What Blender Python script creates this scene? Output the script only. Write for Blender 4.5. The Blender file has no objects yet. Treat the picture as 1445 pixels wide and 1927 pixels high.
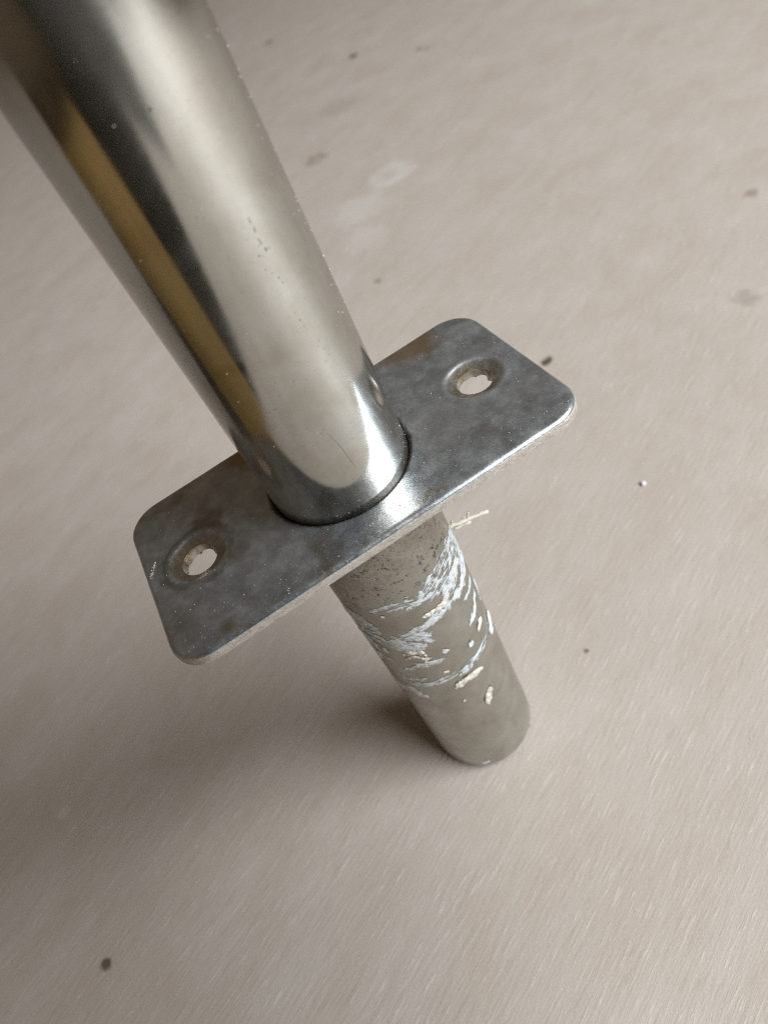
import bpy, bmesh, math, random
import numpy as np
from mathutils import Matrix, Vector, noise as mnoise
from mathutils.geometry import delaunay_2d_cdt

R_ = math.radians
MM = 0.001
scene = bpy.context.scene
random.seed(7)

# ------------------------------------------------------------------ camera
cam_d = bpy.data.cameras.new('camera')
cam = bpy.data.objects.new('camera', cam_d)
scene.collection.objects.link(cam)
scene.camera = cam
# columns: right, up, back (world space)
CAM_ROWS = ((0.8323239, 0.5475509, -0.0861684),
            (-0.4393781, 0.5569799, -0.7047838),
            (-0.3379109, 0.6244689, 0.7041696))
m = Matrix(CAM_ROWS).to_4x4()
m.translation = Vector((-8.757, -97.086, 183.520)) * MM
cam.matrix_world = m
cam_d.sensor_width = 36.0
cam_d.lens = 26.16
cam_d.clip_start = 0.005
cam_d.clip_end = 50.0
cam_d.dof.use_dof = True
cam_d.dof.focus_distance = 0.124
cam_d.dof.aperture_fstop = 20.0
cam_d.dof.aperture_blades = 0

# ------------------------------------------------------------------ world + lamps
world = bpy.data.worlds.new('World')
scene.world = world
world.use_nodes = True
bg = world.node_tree.nodes['Background']
bg.inputs['Color'].default_value = (1.0, 0.72, 0.48, 1)
bg.inputs['Strength'].default_value = 0.09

def area_lamp(name, az, el, dist, sx, sy, watts, color, target=(0, 0, 0.05), spread=180, aim=None):
    d = bpy.data.lights.new(name, 'AREA')
    d.shape = 'RECTANGLE'; d.size = sx; d.size_y = sy
    d.energy = watts; d.color = color; d.spread = R_(spread)
    o = bpy.data.objects.new(name, d)
    scene.collection.objects.link(o)
    t = Vector(target)
    p = t + Vector((math.cos(R_(az)) * math.cos(R_(el)), math.sin(R_(az)) * math.cos(R_(el)), math.sin(R_(el)))) * dist
    o.location = p
    o.rotation_euler = (Vector(aim or target) - p).to_track_quat('-Z', 'Y').to_euler()
    return o

area_lamp('window_light', -46, 42, 1.75, 1.35, 1.0, 49.0, (0.99, 1.0, 1.0))

scene.view_settings.view_transform = 'Standard'
scene.view_settings.look = 'None'
scene.view_settings.exposure = 0.1
scene.view_settings.gamma = 1.0
scene.view_settings.use_curve_mapping = False
scene.cycles.max_bounces = 6
scene.cycles.use_denoising = False
scene.cycles.filter_width = 1.1

# ------------------------------------------------------------------ node helper
class NT:
    def __init__(self, name):
        self.mat = bpy.data.materials.new(name)
        self.mat.use_nodes = True
        self.t = self.mat.node_tree
        self.t.nodes.clear()
        self.out = self.t.nodes.new('ShaderNodeOutputMaterial')
    def n(self, kind, props=None, **inp):
        nd = self.t.nodes.new('ShaderNode' + kind)
        for k, v in (props or {}).items():
            setattr(nd, k, v)
        for k, v in inp.items():
            self.set(nd, k, v)
        return nd
    def set(self, nd, key, v):
        if isinstance(key, str) and key.startswith('i') and key[1:].isdigit():
            s = nd.inputs[int(key[1:])]
        else:
            s = nd.inputs[key.replace('_', ' ')]
        if hasattr(v, 'node'):
            self.t.links.new(v, s)
        else:
            s.default_value = v
    def coords(self, scale=(1000, 1000, 1000), rot=(0, 0, 0), loc=(0, 0, 0)):
        tc = self.n('TexCoord')
        mp = self.n('Mapping')
        mp.inputs['Rotation'].default_value = rot
        mp.inputs['Scale'].default_value = scale
        mp.inputs['Location'].default_value = loc
        self.t.links.new(tc.outputs['Object'], mp.inputs['Vector'])
        return mp.outputs['Vector']
    def stretch(self, vec, s, loc=(0, 0, 0)):
        mp = self.n('Mapping')
        mp.inputs['Scale'].default_value = s
        mp.inputs['Location'].default_value = loc
        self.t.links.new(vec, mp.inputs['Vector'])
        return mp.outputs['Vector']
    def noise(self, vec, scale=1.0, detail=3.0, rough=0.5, dist=0.0):
        nd = self.n('TexNoise', Vector=vec, Scale=scale, Detail=detail, Roughness=rough, Distortion=dist)
        return nd.outputs['Fac']
    def ramp(self, fac, stops, interp='LINEAR'):
        nd = self.n('ValToRGB', Fac=fac)
        cr = nd.color_ramp; cr.interpolation = interp
        while len(cr.elements) < len(stops):
            cr.elements.new(0.5)
        for e, (p, c) in zip(cr.elements, stops):
            e.position = p
            e.color = c if len(c) == 4 else (*c, 1)
        return nd.outputs['Color']
    def step(self, fac, a, b, lo=0.0, hi=1.0):
        nd = self.n('MapRange', {'interpolation_type': 'SMOOTHSTEP'}, Value=fac)
        nd.inputs['From Min'].default_value = a; nd.inputs['From Max'].default_value = b
        nd.inputs['To Min'].default_value = lo; nd.inputs['To Max'].default_value = hi
        return nd.outputs['Result']
    def math(self, op, a, b=0.0):
        nd = self.n('Math', {'operation': op}, i0=a, i1=b)
        return nd.outputs['Value']
    def mix(self, fac, a, b, mode='MIX'):
        nd = self.n('Mix', {'data_type': 'RGBA', 'blend_type': mode})
        self.set(nd, 'i0', fac); self.set(nd, 'i6', a); self.set(nd, 'i7', b)
        return nd.outputs[2]
    def dist(self, vec, p):
        nd = self.n('VectorMath', {'operation': 'DISTANCE'}, i0=vec, i1=p)
        return nd.outputs['Value']
    def bump(self, h, dist, strength=1.0, normal=None):
        nd = self.n('Bump', Height=h, Distance=dist, Strength=strength)
        if normal is not None:
            self.set(nd, 'Normal', normal)
        return nd.outputs['Normal']
    def surf(self, s):
        self.t.links.new(s, self.out.inputs['Surface'])

def col(r, g, b):
    return (r, g, b, 1.0)

# ------------------------------------------------------------------ materials
def mat_board():
    N = NT('whitewashed_wood')
    P = N.coords()                                              # mm
    G0 = N.coords(rot=(0, 0, R_(-25)))                           # u along the grain
    # let the grain wander a little
    wob = N.n('TexNoise', Vector=N.stretch(P, (0.007, 0.007, 0.007)), Scale=1.0, Detail=1.0)
    sub = N.n('VectorMath', {'operation': 'SUBTRACT'}, i0=wob.outputs['Color'], i1=(0.5, 0.5, 0.5))
    scl = N.n('VectorMath', {'operation': 'MULTIPLY'}, i0=sub.outputs['Vector'], i1=(0.0, 6.0, 0.0))
    add = N.n('VectorMath', {'operation': 'ADD'}, i0=G0, i1=scl.outputs['Vector'])
    G = add.outputs['Vector']
    fine = N.noise(N.stretch(G, (0.13, 2.7, 1)), 1, 4.0, 0.68)
    mid = N.noise(N.stretch(G, (0.13, 0.95, 1), (31, 7, 0)), 1, 3.0, 0.6)
    blot = N.noise(N.stretch(P, (0.032, 0.032, 1), (11, 4, 0)), 1, 4.0, 0.6, 0.5)
    coarse = N.noise(N.stretch(G, (0.022, 0.26, 1), (3, 50, 0)), 1, 4.0, 0.62)
    wash = N.noise(N.stretch(G, (0.026, 0.05, 1), (2, 9, 0)), 1, 4.0, 0.60, 0.4)
    grit = N.noise(N.stretch(G, (1.9, 3.2, 1)), 1, 2.0, 0.65)
    # colour: pinkish bare wood under a thin grey-white wash
    wood = N.ramp(blot, [(0.28, (0.470, 0.407, 0.358)), (0.50, (0.485, 0.425, 0.378)), (0.72, (0.505, 0.455, 0.408))])
    pale = N.ramp(blot, [(0.3, (0.490, 0.455, 0.418)), (0.7, (0.535, 0.507, 0.470))])
    c = N.mix(N.step(wash, 0.36, 0.64, 0.2, 0.8), wood, pale)
    c = N.mix(N.step(coarse, 0.46, 0.30, 0, 0.20), c, col(0.40, 0.335, 0.285))
    c = N.mix(N.step(coarse, 0.54, 0.70, 0, 0.24), c, col(0.60, 0.575, 0.535))
    c = N.mix(N.step(mid, 0.46, 0.30, 0, 0.28), c, col(0.36, 0.305, 0.26))
    # pale streaks of filler lying in the grain
    streak = N.math('MULTIPLY', N.step(mid, 0.53, 0.70), N.step(fine, 0.45, 0.60))
    c = N.mix(N.math('MULTIPLY', streak, 0.52), c, col(0.74, 0.72, 0.685))
    pores = N.math('MULTIPLY', N.step(fine, 0.40, 0.28), N.step(mid, 0.62, 0.42))
    c = N.mix(N.math('MULTIPLY', pores, 0.45), c, col(0.34, 0.295, 0.25))
    c = N.mix(N.step(grit, 0.56, 0.74, 0, 0.55), c, col(0.70, 0.68, 0.64))
    c = N.mix(N.step(grit, 0.40, 0.26, 0, 0.38), c, col(0.27, 0.23, 0.20))
    # stains and knots: (x, y, r, strength, colour, ring)
    dn = N.n('TexNoise', Vector=P, Scale=0.22, Detail=3.0)
    ds = N.n('VectorMath', {'operation': 'SUBTRACT'}, i0=dn.outputs['Color'], i1=(0.5, 0.5, 0.5))
    def spot(c, x, y, r, k, cc, ring=False, wobble=1.0):
        w = N.n('VectorMath', {'operation': 'SCALE'}, i0=ds.outputs['Vector'])
        w.inputs['Scale'].default_value = r * 1.6 * wobble
        p = N.n('VectorMath', {'operation': 'ADD'}, i0=P, i1=w.outputs['Vector'])
        d = N.dist(p.outputs['Vector'], (x, y, 0))
        f = N.step(d, r * 1.25, r * 0.55)
        if ring:
            f = N.math('MULTIPLY', f, N.step(d, r * 0.15, r * 0.75, 0.25, 1.0))
        return N.mix(N.math('MULTIPLY', f, k), c, cc)
    dark = col(0.09, 0.065, 0.055); brown = col(0.21, 0.155, 0.125); white = col(0.62, 0.61, 0.59)
    for a in [(207, 703, 5.5, 0.75, brown), (222.5, 538, 4.6, 0.92, dark), (249.5, 474, 3.0, 0.7, brown), (252, 466, 2.6, 0.6, brown),
              (122.5, 393, 7.6, 0.62, brown, True), (81.5, 221.5, 2.2, 0.6, brown), (98.0, 106.0, 2.6, 0.95, dark),
              (33.5, -0.3, 0.75, 0.75, dark), (-115.5, 4.5, 1.7, 0.85, dark), (164, 77, 4.5, 0.35, brown),
              (214, 124, 3.2, 0.5, brown), 
              (139, 316, 15, 0.75, white, True), (108, 298, 18, 0.42, white), (97, 266, 14, 0.36, white), (-120, 54, 2.2, 0.45, white),
              (-96, 22, 0.8, 0.5, white), (-84, 18, 0.6, 0.5, white), (170, 455, 16, 0.18, brown), (62, 240, 16, 0.18, white)]:
        c = spot(c, *a)
    # shallow relief: grooves and raised fibres
    h = N.math('ADD', N.math('MULTIPLY', fine, 0.55), N.math('MULTIPLY', mid, 0.75))
    h = N.math('ADD', h, N.math('MULTIPLY', streak, 0.30))
    h = N.math('ADD', h, N.math('MULTIPLY', grit, 0.40))
    nrm = N.bump(h, 0.0004, 0.40)
    b = N.n('BsdfPrincipled', Base_Color=c, Roughness=N.step(wash, 0.3, 0.7, 0.62, 0.78), Normal=nrm)
    b.inputs['Specular IOR Level'].default_value = 0.35
    N.surf(b.outputs['BSDF'])
    return N.mat

def mat_tube():
    N = NT('polished_tube_steel')
    P = N.coords()
    tang = N.n('Tangent', {'direction_type': 'RADIAL', 'axis': 'Z'}).outputs['Tangent']
    lathe = N.noise(N.stretch(P, (0.10, 0.10, 9.0)), 1, 3, 0.6)       # fine lines round the tube
    cloud = N.noise(P, 0.11, 5, 0.62, 0.5)
    haze = N.noise(N.stretch(P, (0.3, 0.3, 0.055), (3, 8, 2)), 1, 4, 0.6)
    pits = N.noise(P, 2.1, 2, 0.55)
    diag = N.noise(N.stretch(P, (1.3, 1.3, 0.8)), 1, 5, 0.75)
    base = N.ramp(cloud, [(0.30, (0.50, 0.49, 0.45)), (0.55, (0.58, 0.58, 0.55)), (0.75, (0.56, 0.57, 0.56))])
    base = N.mix(N.step(pits, 0.34, 0.25, 0, 0.5), base, col(0.25, 0.23, 0.21))
    wav = N.noise(N.stretch(P, (0.09, 0.09, 0.02)), 1, 2, 0.5)
    nrm = N.bump(N.math('ADD', wav, N.math('MULTIPLY', lathe, 0.0012)), 0.0004, 0.35)
    nrm2 = N.bump(diag, 0.00003, 0.35, nrm)
    sharp = N.n('BsdfPrincipled', Base_Color=base, Metallic=1.0, Roughness=N.step(cloud, 0.3, 0.75, 0.11, 0.20), Normal=nrm)
    soft = N.n('BsdfPrincipled', Base_Color=base, Metallic=1.0, Roughness=0.54, Anisotropic=0.92, Normal=nrm2, Tangent=tang)
    soft.inputs['Anisotropic Rotation'].default_value = 0.25
    f = N.math('ADD', N.step(lathe, 0.3, 0.7, 0.17, 0.22), N.step(haze, 0.35, 0.7, 0.0, 0.14))
    mx = N.n('MixShader', Fac=f)
    N.t.links.new(sharp.outputs['BSDF'], mx.inputs[1]); N.t.links.new(soft.outputs['BSDF'], mx.inputs[2])
    N.surf(mx.outputs['Shader'])
    return N.mat

def mat_flange(H):
    N = NT('worn_flange_steel')
    P = N.coords()
    cloud = N.noise(P, 0.20, 7, 0.72, 0.25)
    cloud2 = N.noise(N.stretch(P, (1, 1, 1), (17, 5, 3)), 0.40, 6, 0.74, 0.2)
    speck = N.noise(P, 3.4, 3, 0.7)
    stain = N.noise(N.stretch(P, (1, 1, 1), (50, 25, 13)), 0.085, 6, 0.68, 0.4)
    base = N.ramp(cloud, [(0.28, (0.34, 0.375, 0.42)), (0.48, (0.49, 0.545, 0.60)), (0.68, (0.69, 0.77, 0.84))])
    base = N.mix(N.step(speck, 0.56, 0.74, 0, 0.45), base, col(0.72, 0.74, 0.75))
    base = N.mix(N.step(speck, 0.38, 0.26, 0, 0.55), base, col(0.15, 0.14, 0.13))
    base = N.mix(N.step(stain, 0.52, 0.70, 0, 0.60), base, col(0.30, 0.225, 0.135))
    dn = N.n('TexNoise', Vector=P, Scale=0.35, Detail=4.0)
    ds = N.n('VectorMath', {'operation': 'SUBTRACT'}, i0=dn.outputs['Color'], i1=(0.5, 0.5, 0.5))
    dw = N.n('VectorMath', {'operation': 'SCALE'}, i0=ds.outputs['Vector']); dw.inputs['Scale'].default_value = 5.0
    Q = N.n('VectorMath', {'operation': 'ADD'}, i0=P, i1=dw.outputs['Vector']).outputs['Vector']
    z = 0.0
    for x, y, r, k, cc in [(-12.5, 17.0, 6, 0.75, (0.34, 0.235, 0.085)), (26, 17.5, 6.5, 0.75, (0.44, 0.30, 0.15)),  # back-edge ochre patches: stain and golden reflection painted into the colour
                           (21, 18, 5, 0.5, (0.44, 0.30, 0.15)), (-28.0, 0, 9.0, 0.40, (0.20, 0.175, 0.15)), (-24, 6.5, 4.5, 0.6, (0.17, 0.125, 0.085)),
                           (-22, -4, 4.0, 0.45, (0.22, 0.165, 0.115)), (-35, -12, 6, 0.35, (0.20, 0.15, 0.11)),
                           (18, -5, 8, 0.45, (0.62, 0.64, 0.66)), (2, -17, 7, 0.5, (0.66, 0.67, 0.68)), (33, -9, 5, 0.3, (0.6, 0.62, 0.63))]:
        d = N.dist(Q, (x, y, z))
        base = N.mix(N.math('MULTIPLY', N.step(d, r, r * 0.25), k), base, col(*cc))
    # grime and painted joint shade round the tube; grime in the screw seats
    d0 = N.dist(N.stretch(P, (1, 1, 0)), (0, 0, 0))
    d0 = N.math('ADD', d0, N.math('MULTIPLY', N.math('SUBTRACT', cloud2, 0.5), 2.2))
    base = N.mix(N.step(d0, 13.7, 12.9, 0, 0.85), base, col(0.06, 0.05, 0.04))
    rust = None
    for sx in (-28.0, 28.0):
        d1 = N.dist(N.stretch(P, (1, 1, 0)), (sx, 0, 0))
        d1n = N.math('ADD', d1, N.math('MULTIPLY', N.math('SUBTRACT', cloud2, 0.5), 1.6))
        inner = N.step(d1n, 5.2, 4.5)
        base = N.mix(N.math('MULTIPLY', inner, N.step(cloud2, 0.40, 0.62, 0.25, 0.9)), base, col(0.33, 0.245, 0.13))
        base = N.mix(N.math('MULTIPLY', N.math('MULTIPLY', N.step(d1, 5.0, 5.25), N.step(d1, 6.4, 5.6)), 0.45), base, col(0.72, 0.74, 0.74))
    d2 = N.math('ADD', N.dist(N.stretch(P, (1, 1, 0)), (-28.0, 0, 0)), N.math('MULTIPLY', N.math('SUBTRACT', cloud2, 0.5), 5.0))
    base = N.mix(N.math('MULTIPLY', N.math('MULTIPLY', N.step(d2, 5.0, 5.6), N.step(d2, 7.4, 6.3)), 0.42), base, col(0.13, 0.105, 0.08))
    scr = N.noise(N.stretch(P, (0.35, 5.0, 1)), 1, 2, 0.6)
    lines = N.step(scr, 0.62, 0.72)
    base = N.mix(N.math('MULTIPLY', lines, 0.30), base, col(0.72, 0.73, 0.74))
    h = N.math('ADD', N.math('MULTIPLY', speck, 0.08), N.math('MULTIPLY', cloud2, 0.40))
    h = N.math('SUBTRACT', h, N.math('MULTIPLY', lines, 0.06))
    nrm = N.bump(h, 0.00012, 0.8)
    rgh = N.math('ADD', N.step(cloud, 0.25, 0.75, 0.24, 0.37), N.step(speck, 0.4, 0.7, -0.03, 0.10))
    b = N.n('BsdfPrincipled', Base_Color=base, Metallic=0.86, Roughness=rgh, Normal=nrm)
    N.surf(b.outputs['BSDF'])
    return N.mat

def mat_edge():
    N = NT('scuffed_edge_steel')
    P = N.coords()
    a = N.noise(N.stretch(P, (0.5, 0.5, 1.2)), 1, 5, 0.7)
    s = N.noise(P, 3.0, 3, 0.7)
    base = N.ramp(a, [(0.3, (0.46, 0.43, 0.39)), (0.5, (0.64, 0.62, 0.585)), (0.7, (0.76, 0.755, 0.73))])
    base = N.mix(N.step(s, 0.40, 0.28, 0, 0.6), base, col(0.17, 0.13, 0.10))
    nrm = N.bump(N.math('ADD', a, N.math('MULTIPLY', s, 0.4)), 0.0003, 0.8)
    b = N.n('BsdfPrincipled', Base_Color=base, Metallic=0.40, Roughness=0.42, Normal=nrm)
    N.surf(b.outputs['BSDF'])
    return N.mat

def mat_spigot():
    N = NT('dull_grey_steel')
    P = N.coords()
    a = N.noise(P, 0.12, 5, 0.6, 0.4)
    s = N.noise(P, 2.6, 4, 0.72)
    s2 = N.noise(N.stretch(P, (1, 1, 1), (9, 1, 4)), 0.55, 6, 0.74, 0.3)
    rings = N.noise(N.stretch(P, (0.08, 0.08, 4.0)), 1, 3, 0.6)
    base = N.ramp(a, [(0.3, (0.33, 0.31, 0.265)), (0.55, (0.43, 0.42, 0.385)), (0.75, (0.50, 0.495, 0.465))])
    base = N.mix(N.step(rings, 0.5, 0.75, 0, 0.2), base, col(0.40, 0.385, 0.345))
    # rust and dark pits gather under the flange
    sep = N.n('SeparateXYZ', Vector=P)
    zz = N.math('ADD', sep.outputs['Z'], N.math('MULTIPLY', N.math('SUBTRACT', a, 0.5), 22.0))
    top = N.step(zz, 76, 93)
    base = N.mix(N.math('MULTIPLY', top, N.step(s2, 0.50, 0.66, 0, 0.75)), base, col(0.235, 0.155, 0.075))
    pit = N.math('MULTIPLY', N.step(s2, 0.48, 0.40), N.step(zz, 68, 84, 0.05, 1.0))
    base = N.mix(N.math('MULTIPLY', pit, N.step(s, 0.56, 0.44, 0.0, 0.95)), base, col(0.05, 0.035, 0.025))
    base = N.mix(N.step(s, 0.66, 0.78, 0, 0.5), base, col(0.52, 0.50, 0.46))
    h = N.math('ADD', N.math('MULTIPLY', s, 0.6), N.math('SUBTRACT', N.math('MULTIPLY', a, 0.5), pit))
    nrm = N.bump(h, 0.00006, 0.4)
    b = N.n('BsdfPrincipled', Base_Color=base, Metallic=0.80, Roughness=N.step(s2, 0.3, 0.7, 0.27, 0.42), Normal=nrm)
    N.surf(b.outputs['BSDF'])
    return N.mat

def mat_paint(name, c0, c1, lo, hi):
    N = NT(name)
    P = N.coords()
    a = N.noise(P, 0.9, 4, 0.65)
    c = N.ramp(a, [(0.32, c0), (0.66, c1)])
    nrm = N.bump(N.noise(P, 3.5, 3, 0.65), 0.0001, 0.7)
    b = N.n('BsdfPrincipled', Base_Color=c, Roughness=0.42, Normal=nrm)
    cov = N.n('Attribute', {'attribute_name': 'cover'}).outputs['Fac']   # thin paint lets the steel show through
    cov = N.math('ADD', cov, N.math('MULTIPLY', N.math('SUBTRACT', N.noise(P, 1.6, 4, 0.7), 0.5), 0.9))
    N.set(b, 'Alpha', N.step(cov, lo, hi))
    N.surf(b.outputs['BSDF'])
    return N.mat

def mat_plain(name, c, rough=0.7, metal=0.0, var=0.25, scale=1.0):
    N = NT(name)
    P = N.coords()
    a = N.noise(P, scale, 3, 0.6)
    cc = N.ramp(a, [(0.3, tuple(v * (1 - var) for v in c)), (0.7, tuple(min(1, v * (1 + var)) for v in c))])
    b = N.n('BsdfPrincipled', Base_Color=cc, Roughness=rough, Metallic=metal)
    N.surf(b.outputs['BSDF'])
    return N.mat

# ------------------------------------------------------------------ mesh helpers
def link(name, verts, faces, mat, parent=None, smooth=True, sharp=None, mats=None, mat_idx=None):
    me = bpy.data.meshes.new(name)
    me.from_pydata([tuple(v) for v in verts], [], faces)
    for mm_ in (mats or [mat]):
        me.materials.append(mm_)
    if mat_idx is not None:
        me.polygons.foreach_set('material_index', mat_idx)
    if smooth:
        me.polygons.foreach_set('use_smooth', [True] * len(me.polygons))
        if sharp:
            me.set_sharp_from_angle(angle=R_(sharp))
    me.update()
    o = bpy.data.objects.new(name, me)
    scene.collection.objects.link(o)
    if parent is not None:
        o.parent = parent
    return o

def box(name, a, b, mat, parent=None, bevel=0.001):
    bm = bmesh.new()
    bmesh.ops.create_cube(bm, size=1.0)
    for v in bm.verts:
        v.co = Vector([a[i] if v.co[i] < 0 else b[i] for i in range(3)])
    if bevel:
        bmesh.ops.bevel(bm, geom=bm.edges[:], offset=bevel, segments=2, affect='EDGES', profile=0.5)
    me = bpy.data.meshes.new(name); bm.to_mesh(me); bm.free()
    me.materials.append(mat)
    o = bpy.data.objects.new(name, me)
    scene.collection.objects.link(o)
    if parent is not None:
        o.parent = parent
    return o

def lathe(name, profile, mat, parent, seg=160, sharp=40, jitter=None):
    """profile: list of (r, z) in mm, from bottom to top."""
    verts, faces = [], []
    for r, z in profile:
        for k in range(seg):
            a = 2 * math.pi * k / seg
            rr = r + (jitter(a, z) if jitter and r > 1 else 0)
            verts.append((rr * math.cos(a) * MM, rr * math.sin(a) * MM, z * MM))
    n = len(profile)
    for j in range(n - 1):
        for k in range(seg):
            k2 = (k + 1) % seg
            faces.append((j * seg + k, j * seg + k2, (j + 1) * seg + k2, (j + 1) * seg + k))
    return link(name, verts, faces, mat, parent, True, sharp)

# ------------------------------------------------------------------ setting
M_board = mat_board()
def slab(name, outline, z0, z1, mat):
    bm = bmesh.new()
    f = bm.faces.new([bm.verts.new((x, y, z1)) for x, y in outline])
    g = bmesh.ops.extrude_face_region(bm, geom=[f])
    for v in g['geom']:
        if isinstance(v, bmesh.types.BMVert): v.co.z = z0
    bmesh.ops.recalc_face_normals(bm, faces=bm.faces[:])
    bmesh.ops.bevel(bm, geom=bm.edges[:], offset=0.0008, segments=2, affect='EDGES', profile=0.5)
    me = bpy.data.meshes.new(name); bm.to_mesh(me); bm.free()
    me.materials.append(mat)
    o = bpy.data.objects.new(name, me); scene.collection.objects.link(o)
    return o
board = slab('board', [(-0.168, -1.10), (1.052, -1.10), (1.052, 1.34), (-1.30, 1.34), (-1.30, 0.080), (-0.168, 0.080)], -0.018, 0.0, M_board)
board['kind'] = 'structure'
floor = box('floor', (-6, -6, -0.80), (6, 6, -0.75), mat_plain('dark_floor', (0.010, 0.010, 0.011), 0.8, 0, 0.3, 0.01), bevel=0)  # unseen floor, added dark for the black band mirrored in the tube
floor['kind'] = 'structure'
ochre_panel = box('ochre_panel', (-0.262, -0.178, -0.75), (-0.242, 0.025, 0.110), mat_plain('ochre_panel_mat', (0.27, 0.165, 0.048), 0.6, 0, 0.18, 0.01), bevel=0.001)  # unseen ochre panel added for the gold stripe mirrored in the tube
ochre_panel['kind'] = 'structure'

# ------------------------------------------------------------------ the fitting
H = 102.0          # height of the flange's top face, mm
T = 2.3            # flange thickness
RT = 12.5          # polished tube radius
RS = 12.9          # lower end radius
L2, W2, RC = 75.3 / 2, 39.8 / 2, 6.3
HX = 28.0          # screw hole distance from the axis

post = bpy.data.objects.new('tube_fitting', None)
scene.collection.objects.link(post)
post['label'] = 'polished steel tube with a two-hole screw flange, standing upright on its dull paint-smeared lower end'
post['category'] = 'tube fitting'

# --- polished tube
def tj(a, z):
    p = Vector((math.cos(a) * 1.4, math.sin(a) * 1.4, z * 0.022))
    return 0.012 * mnoise.noise(p)
prof = [(RT - 1.6, H - 1.9), (RT - 0.35, H - 1.9), (RT - 0.12, H - 1.2), (RT - 0.02, H - 0.5)]
z = H
while z < 470:
    prof.append((RT, z)); z += 1.5 if z < 190 else 8
prof += [(RT - 0.1, 470.4), (RT - 1.4, 470.5), (RT - 1.5, 470.0), (RT - 1.5, 440.0)]
tube = lathe('upper_tube', prof, mat_tube(), post, 224, 40, tj)

# --- flange plate
def rrect(hx, hy, r, n=14):
    pts = []
    for cx, cy, a0 in ((hx - r, hy - r, 0), (-hx + r, hy - r, 90), (-hx + r, -hy + r, 180), (hx - r, -hy + r, 270)):
        for k in range(n + 1):
            a = R_(a0 + 90 * k / n)
            pts.append((cx + r * math.cos(a), cy + r * math.sin(a)))
    out = []
    for i, p in enumerate(pts):                                   # subdivide the straight runs
        q = pts[(i + 1) % len(pts)]
        d = math.dist(p, q)
        s = max(1, int(d / 1.0))
        for k in range(s):
            out.append((p[0] + (q[0] - p[0]) * k / s, p[1] + (q[1] - p[1]) * k / s))
    return out
def circle(cx, cy, r, n):
    return [(cx + r * math.cos(2 * math.pi * k / n), cy + r * math.sin(2 * math.pi * k / n)) for k in range(n)]
def sd_rrect(x, y):
    qx, qy = abs(x) - (L2 - RC), abs(y) - (W2 - RC)
    return RC - (math.hypot(max(qx, 0), max(qy, 0)) + min(max(qx, qy), 0))     # inset from the outline
AR = 1.05
def sstep(a, b, x):
    t = min(1, max(0, (x - a) / (b - a))); return t * t * (3 - 2 * t)
def height(x, y):
    h = 0.0
    i = sd_rrect(x, y)
    nz = mnoise.noise(Vector((x * 0.5, y * 0.5, 3)))
    if i < AR:
        k = AR - max(i, 0)
        h -= 0.92 * (AR - math.sqrt(max(0, AR * AR - k * k))) + 0.06 * nz * (k / AR)
    h -= 0.16 * (1 - sstep(0.5, 4.5, i))                         # edges rolled off by polishing
    r = math.hypot(x, y)
    h -= 0.55 * (1 - sstep(12.6, 13.3, r)); h += 0.07 * math.exp(-((r - 14.3) / 1.4) ** 2)
    for s in (-1, 1):
        d = math.hypot(x - s * HX, y)
        if d < 5.3:
            t = (5.3 - d) / (5.3 - 3.25)
            h -= 0.85 * t ** 0.8
        h += 0.13 * math.exp(-((d - 5.75) / 0.5) ** 2)
    h += 0.05 * mnoise.noise(Vector((x * 0.09, y * 0.09, 1.7))) + 0.018 * mnoise.noise(Vector((x * 0.3, y * 0.3, 8)))
    return h
loops = [rrect(L2 - i, W2 - i, RC - i) for i in (0, 0.1, 0.25, 0.45, 0.7, 1.05, 1.5, 2.2, 3.0, 4.0)]
for r in (12.62, 12.9, 13.2, 13.5, 13.9, 14.4, 15.2, 16.2, 17.4):
    loops.append(circle(0, 0, r, 110))
for s in (-1, 1):
    for r in (3.25, 3.5, 3.9, 4.3, 4.7, 5.05, 5.3, 5.55, 5.8, 6.1, 6.6, 7.4):
        loops.append(circle(s * HX, 0, r, 60))
vin, ein = [], []
for lp in loops:
    b0 = len(vin); vin += [Vector(p) for p in lp]
    ein += [(b0 + k, b0 + (k + 1) % len(lp)) for k in range(len(lp))]
gx = -L2 + 4.5
while gx < L2 - 4.4:
    gy = -W2 + 4.5
    while gy < W2 - 4.4:
        if math.hypot(gx, gy) > 17.9 and all(math.hypot(gx - s * HX, gy) > 7.8 for s in (-1, 1)):
            vin.append(Vector((gx, gy)))
        gy += 0.9
    gx += 0.9
vo, eo, fo = delaunay_2d_cdt(vin, ein, [], 0, 1e-5)[:3]
nv = len(vo)
keep = []
for f in fo:
    cx = sum(vo[i].x for i in f) / 3; cy = sum(vo[i].y for i in f) / 3
    if math.hypot(cx, cy) < 12.6 or any(math.hypot(cx - s * HX, cy) < 3.23 for s in (-1, 1)) or sd_rrect(cx, cy) < -0.001:
        continue
    f = list(f)
    a, b, c = (vo[i] for i in f)
    if (b - a).cross(c - a) < 0: f.reverse()
    keep.append(f)
verts = [(v.x * MM, v.y * MM, height(v.x, v.y) * MM) for v in vo]
def under(v):                                                     # ragged lower lip of the screw holes
    for s in (-1, 1):
        d = math.hypot(v.x - s * HX, v.y)
        if d < 3.35:
            k = 1 - 0.30 * max(0, mnoise.fractal(Vector(((v.x - s * HX) * 0.55, v.y * 0.55, 3 + s)), 0.8, 2.1, 3) + 0.15)
            return (s * HX + (v.x - s * HX) * k, v.y * k)
    return (v.x, v.y)
verts += [(under(v)[0] * MM, under(v)[1] * MM, -T * MM) for v in vo]
faces = [tuple(f) for f in keep] + [tuple(nv + i for i in reversed(f)) for f in keep]
ec = {}
for f in keep:
    for k in range(3):
        ec[(f[k], f[(k + 1) % 3])] = 1
side = []
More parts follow.
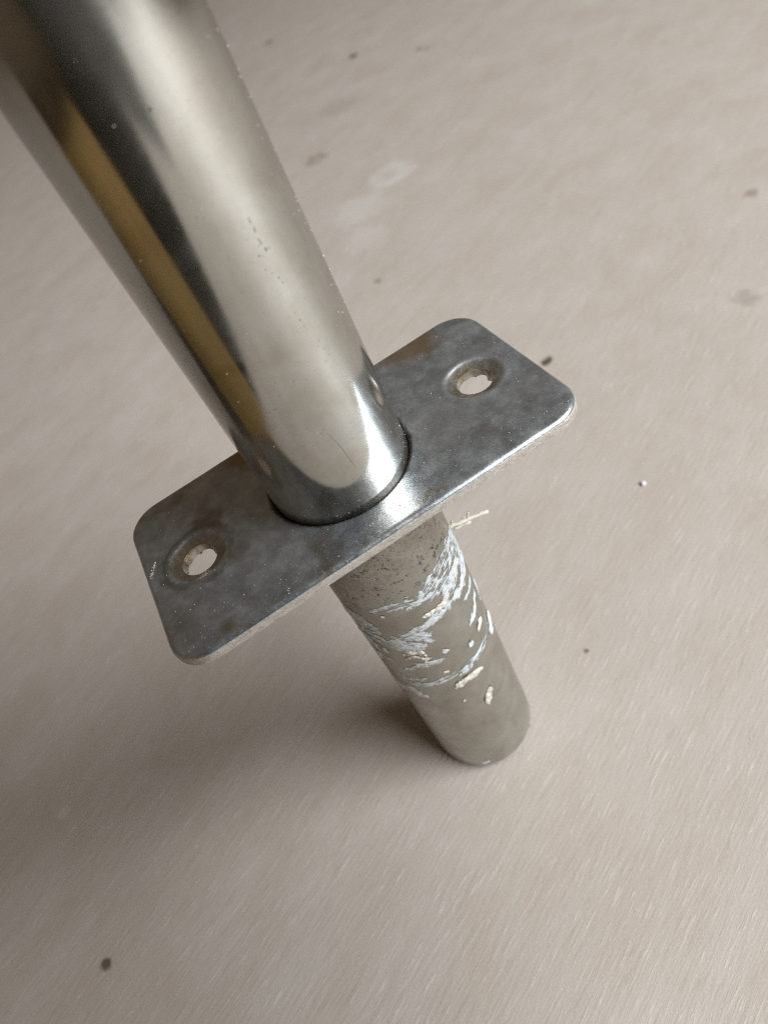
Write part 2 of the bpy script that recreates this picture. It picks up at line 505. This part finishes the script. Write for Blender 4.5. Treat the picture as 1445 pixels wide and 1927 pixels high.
for (a, b) in list(ec):
    if (b, a) not in ec:
        faces.append((b, a, nv + a, nv + b)); side.append(1 if sd_rrect(vo[a].x, vo[a].y) < 0.5 else 0)
M_flange, M_edge = mat_flange(H), mat_edge()
midx = [0] * len(keep) + [1] * len(keep) + side
for k, f in enumerate(keep):
    if max(sd_rrect(vo[i].x, vo[i].y) for i in f) < 0.12: midx[k] = 1
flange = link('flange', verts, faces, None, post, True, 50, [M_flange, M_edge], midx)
flange.location = (0, 0, H * MM)

# --- lower end
prof = [(0.0, 0.25), (9.2, 0.2), (10.4, 0.0), (11.5, 0.25), (12.2, 0.9), (12.65, 1.9), (RS, 3.2)]
z = 5.0
while z < H - T - 0.2:
    prof.append((RS, z)); z += 2.0
prof.append((RS, H - T - 0.02))
spigot = lathe('lower_end', prof, mat_spigot(), post, 160, 50)

# --- paint left on the lower end: each stroke is a thin relief of its own
M_blue = mat_paint('blue_white_paint', (0.60, 0.67, 0.70), (0.82, 0.88, 0.92), -0.05, 0.62)
M_cream = mat_paint('cream_paint', (0.66, 0.63, 0.55), (0.90, 0.88, 0.82), 0.02, 0.40)
def spline(pts, step=0.16):
    P = [np.array(p, float) for p in pts]
    P = [2 * P[0] - P[1]] + P + [2 * P[-1] - P[-2]]
    out = []
    for i in range(1, len(P) - 2):
        n = max(2, int(np.linalg.norm(P[i + 1] - P[i]) / step))
        for k in range(n):
            t = k / n
            out.append(0.5 * ((2 * P[i]) + (-P[i - 1] + P[i + 1]) * t + (2 * P[i - 1] - 5 * P[i] + 4 * P[i + 1] - P[i + 2]) * t * t
                              + (-P[i - 1] + 3 * P[i] - 3 * P[i + 1] + P[i + 2]) * t ** 3))
    out.append(P[-2])
    return out
def stroke(pts, width, thick, mat, cover, name='paint_smear', streak=1.0, seed=0, step=0.16):
    pts = [(R_(a) * RS, z) for a, z in pts]                       # unrolled, mm
    line = spline(pts, step)
    if len(line) < 4: line = spline(pts, step / 3)
    n = len(line); m_ = max(6, int(2 * width / 0.11))
    verts, hs, idx = [], [], {}
    for i, p in enumerate(line):
        q = line[min(i + 1, n - 1)] - line[max(i - 1, 0)]
        q = q / (np.linalg.norm(q) + 1e-9); nrm = np.array((-q[1], q[0]))
        t = i / (n - 1)
        tap = min(1, 6 * t + 0.12, 6 * (1 - t) + 0.12)
        wob = 1 + 0.35 * mnoise.noise(Vector((i * step * 0.8, seed * 7.3, 0.5)))
        for j in range(m_ + 1):
            d = (2 * j / m_ - 1) * width
            e = abs(d) / (width * tap * wob)
            st = mnoise.fractal(Vector((i * step * 0.13, d * 3.0, seed * 3.1)), 0.8, 2.1, 4) * streak
            cl = mnoise.fractal(Vector((i * step * 0.75, d * 0.9, seed * 5.7 + 40)), 0.9, 2.1, 4)
            fi = mnoise.fractal(Vector((i * step * 2.5, d * 4.0, seed * 9.0 + 80)), 0.8, 2.1, 2)
            h = cover - e * e * 1.1 + 0.75 * st + 0.90 * cl + 0.40 * fi
            s, z = p + nrm * d
            verts.append((s, z)); hs.append(h)
    vv, faces = [], []
    for k, ((s, z), h) in enumerate(zip(verts, hs)):
        a = s / RS
        hh = min(max(h, -0.08), 1.2)
        r = RS + 0.02 + thick * (max(hh, 0) ** 0.9)
        vv.append((r * math.cos(a) * MM, r * math.sin(a) * MM, z * MM))
    for i in range(n - 1):
        for j in range(m_):
            q = (i * (m_ + 1) + j, (i + 1) * (m_ + 1) + j, (i + 1) * (m_ + 1) + j + 1, i * (m_ + 1) + j + 1)
            if max(hs[k] for k in q) > -0.3:
                faces.append(q)
    if not faces: return None
    used = sorted({k for f in faces for k in f}); re_ = {k: i for i, k in enumerate(used)}
    faces = [tuple(re_[k] for k in f) for f in faces]
    a0, a1, a2 = (Vector(vv[used[i]]) for i in faces[0][:3])
    nn = (a1 - a0).cross(a2 - a0)
    if nn.dot(Vector((a0.x, a0.y, 0))) < 0:
        faces = [tuple(reversed(f)) for f in faces]
    o = link(name, [vv[k] for k in used], faces, mat, spigot, True)
    at = o.data.attributes.new('cover', 'FLOAT', 'POINT')
    at.data.foreach_set('value', [float(hs[k]) for k in used])
    return o
B_, C_ = M_blue, M_cream
strokes = [
    ([(-14, 77.5), (-49.4, 79.3), (-73.1, 78.1), (-90, 75.8), (-107, 76.6), (-122.6, 76.3), (-139, 75.5)], 1.3, 0.16, B_, 0.26, 1.5),
    ([(-12, 76.5), (-48.1, 76.8), (-68.1, 76.0), (-82.2, 74.8), (-95.5, 75.2)], 1.3, 0.20, B_, 0.22, 1.5),
    ([(-10, 73.5), (-44.4, 73.4), (-60.1, 71.8), (-74.9, 70.6)], 2.0, 0.20, B_, 0.30, 1.3),
    ([(-12, 71.5), (-30, 70.6), (-40.8, 69.0), (-53.6, 68.0)], 1.2, 0.20, B_, 0.40, 1.2),
    ([(-14, 68.6), (-48.4, 67.9), (-70.6, 68.4), (-91.7, 67.8), (-109.2, 67.2), (-122.4, 66.8)], 1.0, 0.22, B_, 0.62, 0.7),
    ([(-98, 70.4), (-88, 70.2), (-76.4, 70.1), (-66, 71.0)], 0.75, 0.55, C_, 0.45, 0.5),
    ([(-178, 71.8), (-168.4, 71.3), (-152.6, 70.3), (-139, 67.6)], 1.9, 0.22, B_, 0.50, 0.9),
    ([(-175, 64.4), (-162.9, 63.7), (-155.6, 60.9), (-141.8, 60.4)], 1.3, 0.25, B_, 0.45, 0.9),
    ([(-138, 62.6), (-121.8, 65.1), (-109.7, 64.2), (-97, 62.0)], 1.9, 0.18, B_, 0.48, 0.9),
    ([(-134, 65.5), (-126.3, 63.2), (-114, 61.6)], 1.5, 0.22, B_, 0.45, 0.8),
    ([(-131.5, 59.6), (-120.5, 60.6), (-110.5, 59.4)], 1.0, 0.60, C_, 0.42, 0.4),
    ([(-134.3, 57.4), (-121.4, 58.6), (-113.2, 57.0), (-106, 57.2)], 0.7, 0.45, C_, 0.28, 0.8),
    ([(-142, 52.7), (-125.9, 54.5), (-115.2, 55.0), (-98, 54.9)], 1.0, 0.25, B_, 0.25, 1.3),
    ([(-111.6, 59.3), (-113, 56.6), (-117.6, 54.2)], 0.6, 0.45, C_, 0.38, 0.5),
    ([(-176, 44.0), (-160, 44.8), (-141.4, 46.4), (-121.1, 46.9), (-104.5, 47.7), (-88, 47.8)], 1.0, 0.16, B_, 0.22, 1.5),
    ([(-95, 46.4), (-79.3, 47.5), (-67, 47.9), (-48, 48.8)], 0.85, 0.28, B_, 0.30, 1.2),
    ([(-104, 43.0), (-89.1, 43.8), (-70.5, 43.1)], 0.95, 0.55, C_, 0.95, 0.25),
    ([(-72, 35.0), (-78.6, 32.5), (-82.5, 29.6)], 0.85, 0.70, C_, 0.95, 0.2),
    ([(-24, 49.6), (-30.5, 47.4), (-41, 45.8)], 1.2, 0.60, B_, 0.95, 0.2),
    ([(-44.5, 54.8), (-56.3, 52.9)], 0.75, 0.50, C_, 0.85, 0.2),
    ([(-63, 57.4), (-47.6, 58.6), (-33, 61.0)], 0.85, 0.32, B_, 0.48, 0.7),
    ([(-17, 60.2), (-28, 55.0)], 0.75, 0.30, B_, 0.50, 0.6),
    ([(-178, 40.6), (-165, 42.0), (-148.1, 43.3), (-133, 40.6)], 1.6, 0.20, B_, 0.55, 0.8),
    ([(-97, 56.6), (-92, 57.5)], 0.6, 0.35, B_, 0.9, 0.2),
    ([(-69, 53.8), (-70.3, 52.0)], 0.5, 0.35, B_, 0.9, 0.2),
    ([(-161.4, 58.0), (-163.6, 54.9)], 0.9, 0.45, C_, 0.9, 0.2),
    ([(-103, 36.9), (-101, 36.1)], 0.4, 0.2, B_, 0.8, 0.2),
    ([(-122, 3.6), (-111, 4.6)], 0.6, 0.18, B_, 0.7, 0.2),  # small highlight at the foot, painted as a pale dot
    ([(-106, 50.2), (-100, 49.8)], 0.6, 0.3, C_, 0.5, 0.5),
    ([(-129, 74.1), (-124.5, 73.7)], 0.45, 0.5, C_, 0.8, 0.3),
    ([(-27.4, 78.0), (-23, 74.2), (-29.7, 67.8)], 1.1, 0.30, B_, 0.45, 0.8),
    ([(-106, 74.6), (-91.1, 74.9)], 0.6, 0.25, B_, 0.35, 1.0),
    ([(-172, 74.5), (-158, 73.0), (-146, 71.5)], 1.4, 0.2, B_, 0.45, 0.8),
    ([(-165, 67.5), (-150, 65.5), (-138, 64.6)], 1.3, 0.2, B_, 0.42, 0.9),
    ([(-134, 61.6), (-120, 62.6), (-106, 61.2)], 1.8, 0.2, B_, 0.50, 0.6),
    ([(-170, 58.6), (-156, 57.4), (-144, 56.0)], 1.2, 0.2, B_, 0.40, 0.9),
    ([(-155, 50.0), (-140, 49.0), (-122, 49.6)], 1.0, 0.2, B_, 0.30, 1.0),
    ([(-40, 76.0), (-52, 73.6), (-66, 73.6), (-80, 72.2)], 1.2, 0.2, B_, 0.20, 1.2),
    ([(-54, 71.0), (-47, 73.5), (-38, 75.2)], 0.6, 0.4, C_, 0.20, 0.8),
    ([(-24, 64.5), (-40, 63.8), (-56, 64.6)], 0.9, 0.2, B_, 0.18, 1.2),
    ([(-126, 56.2), (-118, 55.6), (-110, 56.4)], 0.5, 0.4, C_, 0.30, 0.6),
]
for k, (pts, w, th, mt, cov, stq) in enumerate(strokes):
    stroke(pts, w * (1.45 if mt is B_ else 1.15), th * (0.7 if mt is B_ else 0.62), mt, cov + (0.20 if mt is B_ else 0.2), 'paint_smear', stq, k + 1)

M_shred = mat_plain('dried_paint', (0.80, 0.77, 0.68), 0.6, 0, 0.1, 1.5)
# dried shred of paint sticking out of the lower end
def tube_path(name, pts, radii, mat, parent, seg=7, flat=1.0):
    verts, faces = [], []
    pts = [Vector(p) for p in pts]
    for i, p in enumerate(pts):
        d = (pts[min(i + 1, len(pts) - 1)] - pts[max(i - 1, 0)]).normalized()
        u = d.cross(Vector((0.2, 0.3, 1))).normalized(); w = d.cross(u)
        for k in range(seg):
            a = 2 * math.pi * k / seg
            rr = radii[i] * (1 + 0.3 * mnoise.noise(Vector((i * 1.7, k * 1.3, 2))))
            verts.append((p + u * rr * math.cos(a) + w * rr * flat * math.sin(a)) * MM)
    n = len(pts)
    for i in range(n - 1):
        for k in range(seg):
            k2 = (k + 1) % seg
            faces.append((i * seg + k, i * seg + k2, (i + 1) * seg + k2, (i + 1) * seg + k))
    faces.append(tuple(reversed(range(seg)))); faces.append(tuple((n - 1) * seg + k for k in range(seg)))
    return link(name, verts, faces, mat, parent, True)
def along(a, b, n, amp, seed):
    a, b = Vector(a), Vector(b)
    return [a.lerp(b, i / (n - 1)) + Vector((mnoise.noise(Vector((i * 0.9, seed, 0))), mnoise.noise(Vector((i * 0.9, seed, 5))), mnoise.noise(Vector((i * 0.9, seed, 9))))) * amp for i in range(n)]
SH = [((12.3, -3.6, 77.0), (20.3, -4.4, 75.6), 0.50, 14), ((13.0, -3.8, 75.9), (16.4, -4.1, 75.6), 0.42, 7), ((15.7, -4.0, 76.0), (16.9, -3.8, 77.6), 0.30, 5), ((13.1, -3.6, 76.6), (13.2, -3.6, 78.0), 0.28, 5)]
for k, (a, b, r, n) in enumerate(SH):
    tube_path('paint_shred', along(a, b, n, 0.35, k * 3.7), [r * (0.75 + 0.45 * abs(mnoise.noise(Vector((i * 1.3, k, 4))))) for i in range(n)], M_shred, spigot)

# --- scratches and dark pits in the polish (thin, sitting in the tube's skin)
M_pit = mat_plain('dark_pit', (0.10, 0.095, 0.10), 0.6, 0.3, 0.3, 2.0)
def flake(name, r0, a_deg, z, ra, rz, mat, parent, tilt=0.0, seed=0, n=11, lift=0.012):
    verts = [((r0 + lift) * math.cos(R_(a_deg)) * MM, (r0 + lift) * math.sin(R_(a_deg)) * MM, z * MM)]
    for k in range(n):
        t = 2 * math.pi * k / n
        q = 1 + 0.55 * mnoise.noise(Vector((math.cos(t) * 1.3, math.sin(t) * 1.3, seed * 4.1)))
        u, v = ra * q * math.cos(t), rz * q * math.sin(t)
        u, v = u * math.cos(tilt) - v * math.sin(tilt), u * math.sin(tilt) + v * math.cos(tilt)
        a = R_(a_deg) + u / r0
        verts.append(((r0 + 0.002) * math.cos(a) * MM, (r0 + 0.002) * math.sin(a) * MM, (z + v) * MM))
    return link(name, verts, [(0, 1 + k, 1 + (k + 1) % n) for k in range(n)], mat, parent, True)
pits = [(-71.1, 149.6, .08, .5), (-71, 148.4, .09, .55), (-71.3, 146.9, .10, .7), (-70.4, 145.7, .16, .5), (-68.0, 145.6, .10, .22), (-73.8, 145.3, .12, .14),
        (-75.6, 145.6, .16, .16), (-73.2, 146.6, .10, .14), (-76.2, 143.8, .12, .14), (-73.7, 142.9, .14, .18), (-71.2, 141.9, .20, .24), (-70.6, 141.1, .12, .3),
        (-72.4, 136.9, .10, .26), (-71.6, 135.6, .12, .5), (-71, 134.5, .10, .35), (-74.3, 132.8, .14, .14), (-66.5, 131.4, .10, .5), (-65.7, 129.9, .09, .4),
        (-64.6, 128.6, .08, .35), (-62.5, 126.5, .08, .3), (-89.0, 164.3, .17, .20), (-79, 139, .08, .1), (-86, 128, .1, .1), (-68, 138.5, .08, .12), (-77.5, 148, .06, .1),
        (-94, 119, .1, .08), (-101, 121, .09, .09), (-84, 114, .1, .08), (-60, 116, .1, .09), (-112, 126, .1, .1)]
for k, (a, z, ra, rz) in enumerate(pits):
    flake('pit', RT, a, z, ra, rz, M_pit, tube, random.uniform(-0.3, 0.3), k)
# long hair scratch near the foot of the tube
for k, (a0, z0, a1, z1) in enumerate([(-91, 118.5, -84, 110.0), (-92, 106.5, -78, 108.3), (-95, 104.2, -74, 105.9), (-104, 104.8, -93, 104.4), (-70, 108.6, -65, 107.0)]):
    n = 14; vs, fs = [], []
    for i in range(n):
        t = i / (n - 1)
        a = R_(a0 + (a1 - a0) * t + 0.8 * math.sin(t * 5 + k)); z = z0 + (z1 - z0) * t
        w = 0.045 * math.sin(math.pi * (0.08 + 0.84 * t))
        for s in (-1, 0, 1):
            rr = RT + (0.014 if s == 0 else 0.001)
            vs.append((rr * math.cos(a + s * w / RT) * MM, rr * math.sin(a + s * w / RT) * MM, (z + s * w * 0.6) * MM))
    for i in range(n - 1):
        for s in range(2):
            fs.append((3 * i + s, 3 * i + s + 1, 3 * i + s + 4, 3 * i + s + 3))
    link('scratch', vs, fs, M_pit, tube, True)

# --- dust: specks far too many to count
M_dust = mat_plain('pale_dust', (0.72, 0.71, 0.68), 0.8, 0, 0.15, 2.0)
M_grit = mat_plain('dark_grit', (0.07, 0.055, 0.045), 0.85, 0, 0.3, 2.0)
def speck_mesh(items, name, mat, parent, kind='stuff'):
    bmv, bmf = [], []
    for (p, r, sd) in items:
        rnd = random.Random(sd)
        b0 = len(bmv)
        ax = [Vector((1, 0, 0)), Vector((-1, 0, 0)), Vector((0, 1, 0)), Vector((0, -1, 0)), Vector((0, 0, 1)), Vector((0, 0, -1))]
        rot = Matrix.Rotation(rnd.uniform(0, 6.28), 3, Vector((rnd.uniform(-1, 1), rnd.uniform(-1, 1), rnd.uniform(-1, 1))).normalized())
        for v in ax:
            bmv.append((Vector(p) + rot @ (v * r * rnd.uniform(0.5, 1.25))) * MM)
        for f in ((0, 2, 4), (2, 1, 4), (1, 3, 4), (3, 0, 4), (2, 0, 5), (1, 2, 5), (3, 1, 5), (0, 3, 5)):
            bmf.append(tuple(b0 + i for i in f))
    o = link(name, bmv, bmf, mat, parent, False)
    if kind: o['kind'] = kind
    return o
rnd = random.Random(3)
its = []
for k in range(150):                                              # on the tube, thick along its right flank
    a = R_(rnd.gauss(-18, 14)) if k < 70 else R_(rnd.uniform(-190, 10))
    z = rnd.uniform(103, 175)
    its.append(((RT * math.cos(a), RT * math.sin(a), z), abs(rnd.gauss(0.05, 0.035)) + 0.018, k))
for k in range(60):
    a = R_(rnd.uniform(-170, -10)); z = 102.3 + abs(rnd.gauss(0, 2.5))
    its.append(((RT * math.cos(a), RT * math.sin(a), z), abs(rnd.gauss(0.05, 0.03)) + 0.02, 900 + k))
speck_mesh(its, 'dust', M_dust, tube)
its, itd = [], []
for k in range(420):
    x, y = rnd.uniform(-L2 + 1, L2 - 1), rnd.uniform(-W2 + 0.6, W2 - 0.6)
    if rnd.random() < 0.35: y = -W2 + 0.8 + abs(rnd.gauss(0, 4))
    if math.hypot(x, y) < 12.8 or sd_rrect(x, y) < 0.3 or min(math.hypot(x - HX, y), math.hypot(x + HX, y)) < 3.6: continue
    (its if k % 5 else itd).append(((x, y, height(x, y)), abs(rnd.gauss(0.045, 0.03)) + 0.02, 2000 + k))
for k in range(34):                                               # a crumbly trail on the flange's left end
    t = k / 33
    x, y = -35.0 - 1.6 * t + rnd.gauss(0, 0.12), 4.6 - 2.6 * t + rnd.gauss(0, 0.15)
    if sd_rrect(x, y) > 0.2: its.append(((x, y, height(x, y) + 0.05), rnd.uniform(0.06, 0.17), 3000 + k))
speck_mesh(its, 'dust', M_dust, flange)
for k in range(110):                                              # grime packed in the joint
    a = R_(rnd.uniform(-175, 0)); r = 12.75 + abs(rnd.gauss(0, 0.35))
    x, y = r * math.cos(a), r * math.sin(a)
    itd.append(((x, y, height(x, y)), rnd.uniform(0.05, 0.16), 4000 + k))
for x, y in ((3.2, -15.0), (4.2, -14.7), (2.4, -15.6), (5.2, -15.2), (3.8, -16.2)):
    itd.append(((x, y, height(x, y)), 0.13, int(x * 100)))
speck_mesh(itd, 'grit', M_grit, flange)
M_rust = mat_plain('rusty_clump', (0.21, 0.165, 0.115), 0.7, 0.2, 0.6, 0.9)
cl = []
for s_ in (-1, 1):
    for k in range(60):
        a = R_(rnd.uniform(0, 360)); r_ = rnd.uniform(3.3, 5.0)
        x_, y_ = s_ * HX + r_ * math.cos(a), r_ * math.sin(a)
        cl.append(((x_, y_, height(x_, y_)), rnd.uniform(0.03, 0.11), 8500 + k + s_ * 100))
speck_mesh(cl, 'rust_clumps', M_rust, flange)

# ------------------------------------------------------------------ crumbs lying on the board
def crumb(name, x, y, r, mat, label, seed, flat=0.6):
    bm = bmesh.new()
    bmesh.ops.create_icosphere(bm, subdivisions=2, radius=1.0)
    for v in bm.verts:
        k = 1 + 0.45 * mnoise.noise(v.co * 1.4 + Vector((seed, 0, 0))) + 0.2 * mnoise.noise(v.co * 3.1 + Vector((0, seed, 0)))
        v.co = Vector((v.co.x * k * 1.15, v.co.y * k * 0.85, v.co.z * k * flat)) * r * MM
    zmin = min(v.co.z for v in bm.verts)
    me = bpy.data.meshes.new(name); bm.to_mesh(me); bm.free()
    me.materials.append(mat)
    me.polygons.foreach_set('use_smooth', [True] * len(me.polygons))
    o = bpy.data.objects.new(name, me); scene.collection.objects.link(o)
    o.location = (x * MM, y * MM, -zmin - 0.00004)
    o.rotation_euler = (0, 0, seed)
    o['label'] = label; o['category'] = 'crumb'
    return o
M_crumb = mat_plain('white_crumb', (0.82, 0.82, 0.84), 0.5, 0, 0.06, 1.5)
crumb('paint_crumb', 82.4, 34.6, 0.85, M_crumb, 'white paint crumb alone on the bare board right of the fitting', 1.3)
crumb('paint_crumb', 33.3, 62.8, 0.75, M_crumb, 'round white paint crumb just above the shred beside the lower end', 2.9)
its, itd = [], []
for k in range(900):
    x, y = rnd.uniform(-130, 150), rnd.uniform(-88, 130)
    if math.hypot(x, y) < 14.5: continue
    dens = 0.5 + 0.5 * mnoise.noise(Vector((x * 0.03, y * 0.03, 4.0)))
    if rnd.random() > dens * (0.15 + 0.85 * min(1, max(0, (x + 90) / 180))): continue
    r = 0.05 + min(0.36, abs(rnd.gauss(0, 0.06)) + (0.14 if rnd.random() < 0.05 else 0))
    (its if rnd.random() < 0.72 else itd).append(((x, y, r * 0.4), r, 5000 + k))
for k in range(26):                                               # dirt rubbed off at the foot
    a = R_(rnd.uniform(-170, 10)); r = 12.2 + abs(rnd.gauss(0, 0.5))
    itd.append(((r * math.cos(a), r * math.sin(a), 0.05), rnd.uniform(0.06, 0.2), 7000 + k))
dg = speck_mesh(itd, 'grit', M_grit, None)
dg['label'] = 'fine dark grit scattered over the pale board'
dg['category'] = 'grit'
sd_ = speck_mesh(its, 'sanding_dust', M_crumb, None)
sd_['label'] = 'pale sanding dust scattered over the board at lower right'
sd_['category'] = 'dust'

# ------------------------------------------------------------------ unseen slab added behind the camera, shading the board at lower left
def shade_slab_part(name, hx, hy, z0, z1, rc, cx, cy, mat, parent):
    pts = rrect(hx, hy, rc, 8)
    n = len(pts); vs, fs = [], []
    for ins, zz in ((0.8, z0), (0, z0 + 0.8), (0, z1 - 0.8), (0.8, z1)):
        for x, y in pts:
            k = 1 - ins / max(hx, hy)
            vs.append(((cx + x * k) * MM, (cy + y * k) * MM, zz * MM))
    for j in range(3):
        for i in range(n):
            i2 = (i + 1) % n
            fs.append((j * n + i, j * n + i2, (j + 1) * n + i2, (j + 1) * n + i))
    fs.append(tuple(reversed(range(n)))); fs.append(tuple(3 * n + i for i in range(n)))
    return link(name, vs, fs, mat, parent, True, 30)
M_shade_slab = mat_plain('black_shade_slab', (0.012, 0.012, 0.014), 0.35, 0, 0.1, 0.1)
shade_slab = bpy.data.objects.new('shade_slab', None)
scene.collection.objects.link(shade_slab)
shade_slab.matrix_world = m
shade_slab_part('body', 104, 66, 5.0, 12.8, 9, -34, -14, M_shade_slab, shade_slab)
shade_slab['label'] = 'black slab added behind the camera to shade the lower left of the board'
shade_slab['category'] = 'shade_slab'
